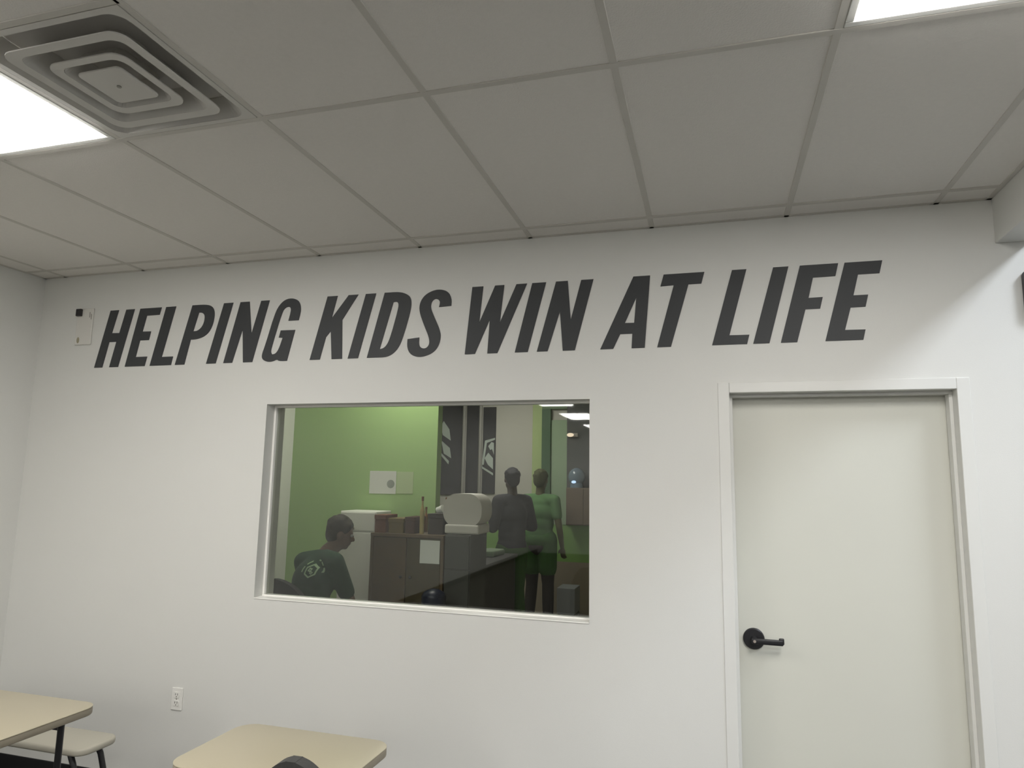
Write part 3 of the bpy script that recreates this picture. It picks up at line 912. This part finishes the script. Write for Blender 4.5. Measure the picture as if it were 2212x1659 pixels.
def person(label, J, cols, hf, hair_seed=1, curly=1.0, s=1.0, vox=.0085):
    """J: dict of world joints"""
    b = B()
    rr = (J['sr'] - J['sl']).normalized()
    fz = Vector((0, 0, 1))
    ff = Vector((0, 0, 1)).cross(rr).normalized()
    Mt = Matrix((rr, ff, fz)).transposed().to_4x4()
    # trunk
    def trunk(bb, g):
        bb.sph(J['pelvis'], (.165 + g, .120 + g, .125 + g), 3, Mt)
        bb.sph(J['pelvis'].lerp(J['chest'], .33), (.148 + g, .112 + g, .14 + g), 3, Mt)
        bb.sph(J['pelvis'].lerp(J['chest'], .66), (.158 + g, .115 + g, .15 + g), 3, Mt)
        bb.sph(J['chest'], (.170 + g, .118 + g, .15 + g), 3, Mt)
        bb.sph(J['chest'].lerp(J['neck'], .5), (.140 + g, .092 + g, .09 + g), 3, Mt)
        bb.chain([(J['sl'], .060 + g), (J['chest'].lerp(J['neck'], .75), .062 + g), (J['sr'], .060 + g)], 2, 14)

    trunk(b, 0)
    b.chain([(J['chest'].lerp(J['neck'], .6), .066), (J['neck'], .056), (J['head'] - Vector((0, 0, .06)), .054)])
    for sd in 'lr':
        b.chain([(J['s' + sd], .056), (J['s' + sd].lerp(J['e' + sd], .5), .047), (J['e' + sd], .038), (J['e' + sd].lerp(J['w' + sd], .35), .037), (J['w' + sd], .025)])
        hip = J['pelvis'] + rr * (.092 if sd == 'r' else -.092) - Vector((0, 0, .02))
        b.chain([(hip, .088), (hip.lerp(J['k' + sd], .5), .075), (J['k' + sd], .055), (J['k' + sd].lerp(J['a' + sd], .3), .055), (J['a' + sd], .036)])
        toe = J['a' + sd] + ff * .15 - Vector((0, 0, .03))
        b.chain([(J['a' + sd] - ff * .04 - Vector((0, 0, .035)), .034), (toe, .030)])
        d = (J['w' + sd] - J['e' + sd]).normalized()
        inn = rr * (-1 if sd == 'r' else 1)
        nrm = d.cross(inn).normalized() * (1 if sd == 'l' else -1)
        if nrm.length < .1:
            nrm = ff
        add_hand(b, J['w' + sd], d, nrm, inn - d * inn.dot(d))
    M, r, f, u = add_head(b, J['head'], hf, s)
    body = remeshed(b, 'person', cols['skin'], None, vox)
    tag(body, label, 'person')
    hb = B()
    add_hair(hb, J['head'], M, r, f, u, s, curly, hair_seed)
    remeshed(hb, 'hair', cols['hair'], body, .008, 2)
    for sg in (-1, 1):
        e = B().sph(J['head'] + r * sg * .032 * s + f * .083 * s + u * .004, .0115, 2).obj('eye', mat('eye_white', (150, 148, 142), .3), None, True)
        e.parent = body
        q = B().sph(J['head'] + r * sg * .032 * s + f * .0925 * s + u * .004, .0055, 2).obj('iris', mat('eye_dark', (30, 24, 20), .2), None, True)
        q.parent = e
    # shirt: the trunk and the sleeves
    sb_ = B()
    trunk(sb_, .014)
    sl = J.get('sleeve', .62)
    for sd in 'lr':
        pts = [(J['s' + sd], .072), (J['s' + sd].lerp(J['e' + sd], min(sl, 1)), .060)]
        if sl > 1:
            pts.append((J['w' + sd].lerp(J['e' + sd], .1), .042))
        sb_.chain(pts)
    shirt = remeshed(sb_, 'shirt', cols['shirt'], body, .011, 5)
    tb_ = B()
    for sd in 'lr':
        hip = J['pelvis'] + rr * (.092 if sd == 'r' else -.092) - Vector((0, 0, .03))
        tb_.chain([(hip, .105), (hip.lerp(J['k' + sd], .5), .090), (J['k' + sd], .070), (J['k' + sd].lerp(J['a' + sd], .4), .068), (J['a' + sd] + Vector((0, 0, .03)), .058)])
    tb_.sph(J['pelvis'] - Vector((0, 0, .03)), (.180, .136, .12), 3, Mt)
    remeshed(tb_, 'trousers', cols['pants'], body, .012, 4)
    if 'shorts' in cols:
        q_ = B()
        for sd in 'lr':
            hip = J['pelvis'] + rr * (.092 if sd == 'r' else -.092)
            q_.chain([(hip + Vector((0, 0, .04)), .122), (hip.lerp(J['k' + sd], .62), .108)])
        q_.sph(J['pelvis'] + Vector((0, 0, .03)), (.196, .150, .12), 3, Mt)
        remeshed(q_, 'shorts', cols['shorts'], body, .012, 4)
    for sd in 'lr':
        a_ = J['a' + sd]
        hd_ = a_ - ff * .045 - Vector((0, 0, .040))
        sh = B().chain([(hd_, .042), (a_ + ff * .05 - Vector((0, 0, .042)), .044), (a_ + ff * .16 - Vector((0, 0, .046)), .036)])
        sh.box(a_.x - .001, a_.x + .001, a_.y - .001, a_.y + .001, .006, .02)
        so = remeshed(sh, 'shoe', cols['shoe'], body, .010, 2)
    return body, shirt, rr, ff


SKIN = mat('skin_tan', (104, 80, 62), .6, .04, 12)
HAIR = mat('dark_brown_hair', (40, 34, 22), .8, .25, 60)
DSHOE = mat('dark_shoe', (36, 34, 34), .6)
# seated person, back towards the window, head turned to the right
f_ = V(.39, .92, 0).normalized()
r_ = V(f_.y, -f_.x, 0)
P0 = V(-2.775, 1.10, .575)
def S(fw, rt, z):
    p = P0 + f_ * fw + r_ * rt
    return V(p.x, p.y, z)
J = dict(pelvis=S(0, 0, .575), chest=S(.09, 0, .965), neck=S(.19, 0, 1.165), head=S(.285, .02, 1.292),
         sl=S(.12, -.175, 1.085), sr=S(.13, .175, 1.11), el=S(.22, -.235, .82), er=S(.26, .225, .81),
         wl=S(.42, -.12, .74), wr=S(.46, .11, .74), kl=S(.44, -.13, .575), kr=S(.44, .13, .575), al=S(.46, -.14, .085), ar=S(.46, .14, .085), sleeve=.7)
TEE_G = mat('dark_green_tee', (18, 58, 32), .85, .12, 30)
seated, shirt, srr, sff = person('seated person in dark green T-shirt with pale hexagon emblem on the back', J,
       dict(skin=SKIN, hair=HAIR, shirt=TEE_G, pants=mat('charcoal_trousers', (44, 44, 48), .9, .1, 30), shoe=DSHOE), V(.80, .55, -.22), 3, 1.0)
# emblem on the back, laid onto the shirt
from mathutils.bvhtree import BVHTree
bv = BVHTree.FromPolygons([v.co for v in shirt.data.vertices], [tuple(p.vertices) for p in shirt.data.polygons])


def on_back(poly_pairs, name, m):
    me = bpy.data.meshes.new(name)
    vs_, fs_ = [], []
    for ring_o, ring_i in poly_pairs:
        n = len(ring_o)
        base = len(vs_)
        for P in (ring_o, ring_i):
            for (a, z) in P:
                p = J['chest'] + srr * a
                st = V(p.x, p.y, z) - sff * .5
                hit = bv.ray_cast(st, sff)
                c = (hit[0] - sff * .003) if hit[0] else V(p.x, p.y, z)
                vs_.append(c)
        for i in range(n):
            j_ = (i + 1) % n
            fs_.append((base + i, base + j_, base + n + j_, base + n + i))
    me.from_pydata([tuple(v) for v in vs_], [], fs_)
    me.materials.append(m)
    o = bpy.data.objects.new(name, me)
    col.objects.link(o)
    o.parent = shirt
    md = o.modifiers.new('t', 'SOLIDIFY')
    md.thickness = .002
    return o


def ngon(cx, cz, R, n, a0=0, sub=4):
    pts = [(cx + R * math.cos(a0 + 2 * math.pi * k / n), cz + R * math.sin(a0 + 2 * math.pi * k / n)) for k in range(n)]
    out = []
    for k in range(n):
        a, b = pts[k], pts[(k + 1) % n]
        for t in range(sub):
            out.append((a[0] + (b[0] - a[0]) * t / sub, a[1] + (b[1] - a[1]) * t / sub))
    return out


EMB = mat('emblem_pale_green', (150, 176, 138), .8, .05, 30)
ecx, ecz = .085, 1.055
on_back([(ngon(ecx, ecz, .047, 6, math.pi / 2), ngon(ecx, ecz, .036, 6, math.pi / 2))], 'emblem', EMB)
on_back([(ngon(ecx - .006, ecz + .007, .017, 4, .5, 2), ngon(ecx - .006, ecz + .007, .006, 4, .5, 2)),
         (ngon(ecx + .010, ecz - .012, .012, 4, .2, 2), ngon(ecx + .010, ecz - .012, .005, 4, .2, 2))], 'emblem_mark', EMB)
arcs = []
for a0, a1 in ((.55, 1.0), (1.2, 1.5), (2.1, 2.55), (2.75, 3.3), (-.15, .3)):
    o_, i_ = [], []
    n_ = 5
    for k in range(n_ + 1):
        a = a0 + (a1 - a0) * k / n_
        o_.append((ecx + .074 * math.cos(a), ecz + .074 * math.sin(a)))
        i_.append((ecx + .064 * math.cos(a), ecz + .064 * math.sin(a)))
    arcs.append((o_ + i_[::-1], [((p[0] + q[0]) / 2, (p[1] + q[1]) / 2) for p, q in zip(o_ + i_[::-1], i_ + o_[::-1])]))
on_back(arcs, 'emblem_ring_text', EMB)
office_chair('office_chair', 'black office chair under the seated person', (P0.x + .10, P0.y - .05, 0), math.atan2(f_.y, f_.x) - math.pi / 2,
             mat('black_mesh_fabric', (26, 25, 26), .9, .2, 100, .4, 300), 1.03, None, .47, .50)


def standing(label, base, fdir, hgt, cols, arm, seed, sleeve, hf):
    f = fdir.normalized()
    r = V(f.y, -f.x, 0)
    k = hgt / 1.78

    def Q(fw, rt, z):
        p = base + f * fw * k + r * rt * k
        return V(p.x, p.y, z * k)
    J_ = dict(pelvis=Q(0, 0, .97), chest=Q(.0, 0, 1.30), neck=Q(.0, 0, 1.50), head=Q(.02, 0, 1.665),
              sl=Q(0, -.175, 1.44), sr=Q(0, .175, 1.44), kl=Q(.03, -.10, .52), kr=Q(.02, .10, .52), al=Q(0, -.12, .085), ar=Q(-.02, .12, .085), sleeve=sleeve)
    if arm == 'relaxed':
        J_.update(el=Q(-.03, -.245, 1.16), er=Q(-.03, .245, 1.16), wl=Q(.06, -.25, .92), wr=Q(.06, .25, .92))
    else:   # forearms raised in front
        J_.update(el=Q(-.02, -.25, 1.17), er=Q(-.02, .25, 1.17), wl=Q(.20, -.16, 1.16), wr=Q(.20, .15, 1.20))
    return person(label, J_, cols, hf, seed, .5, k, .0095)


standing('standing person in a muted green shirt and green shorts near the window right end', V(-1.93, 4.62, 0), V(.15, 1, 0), 1.83,
         dict(skin=mat('skin_olive', (84, 82, 50), .6, .04, 12), hair=mat('olive_brown_hair', (62, 66, 34), .8, .2, 60), shirt=mat('muted_green_shirt', (84, 122, 74), .85, .08, 20),
              pants=mat('dark_grey_trousers', (52, 48, 44), .9, .1, 30), shoe=DSHOE, shorts=mat('green_shorts', (52, 92, 36), .9, .1, 30)), 'relaxed', 11, .6, V(.15, 1, -.05))
standing('standing person in a charcoal jacket and green trousers left of the green shirted one', V(-2.10, 4.05, 0), V(-.75, .65, 0), 1.83,
         dict(skin=mat('skin_shade', (84, 74, 68), .6, .04, 12), hair=mat('grey_black_hair', (30, 30, 34), .8, .25, 60), shirt=mat('charcoal_jacket', (44, 44, 48), .85, .15, 14),
              pants=mat('green_trousers', (54, 88, 36), .9, .1, 30), shoe=DSHOE), 'raised', 5, 1.2, V(-.6, .8, -.1))
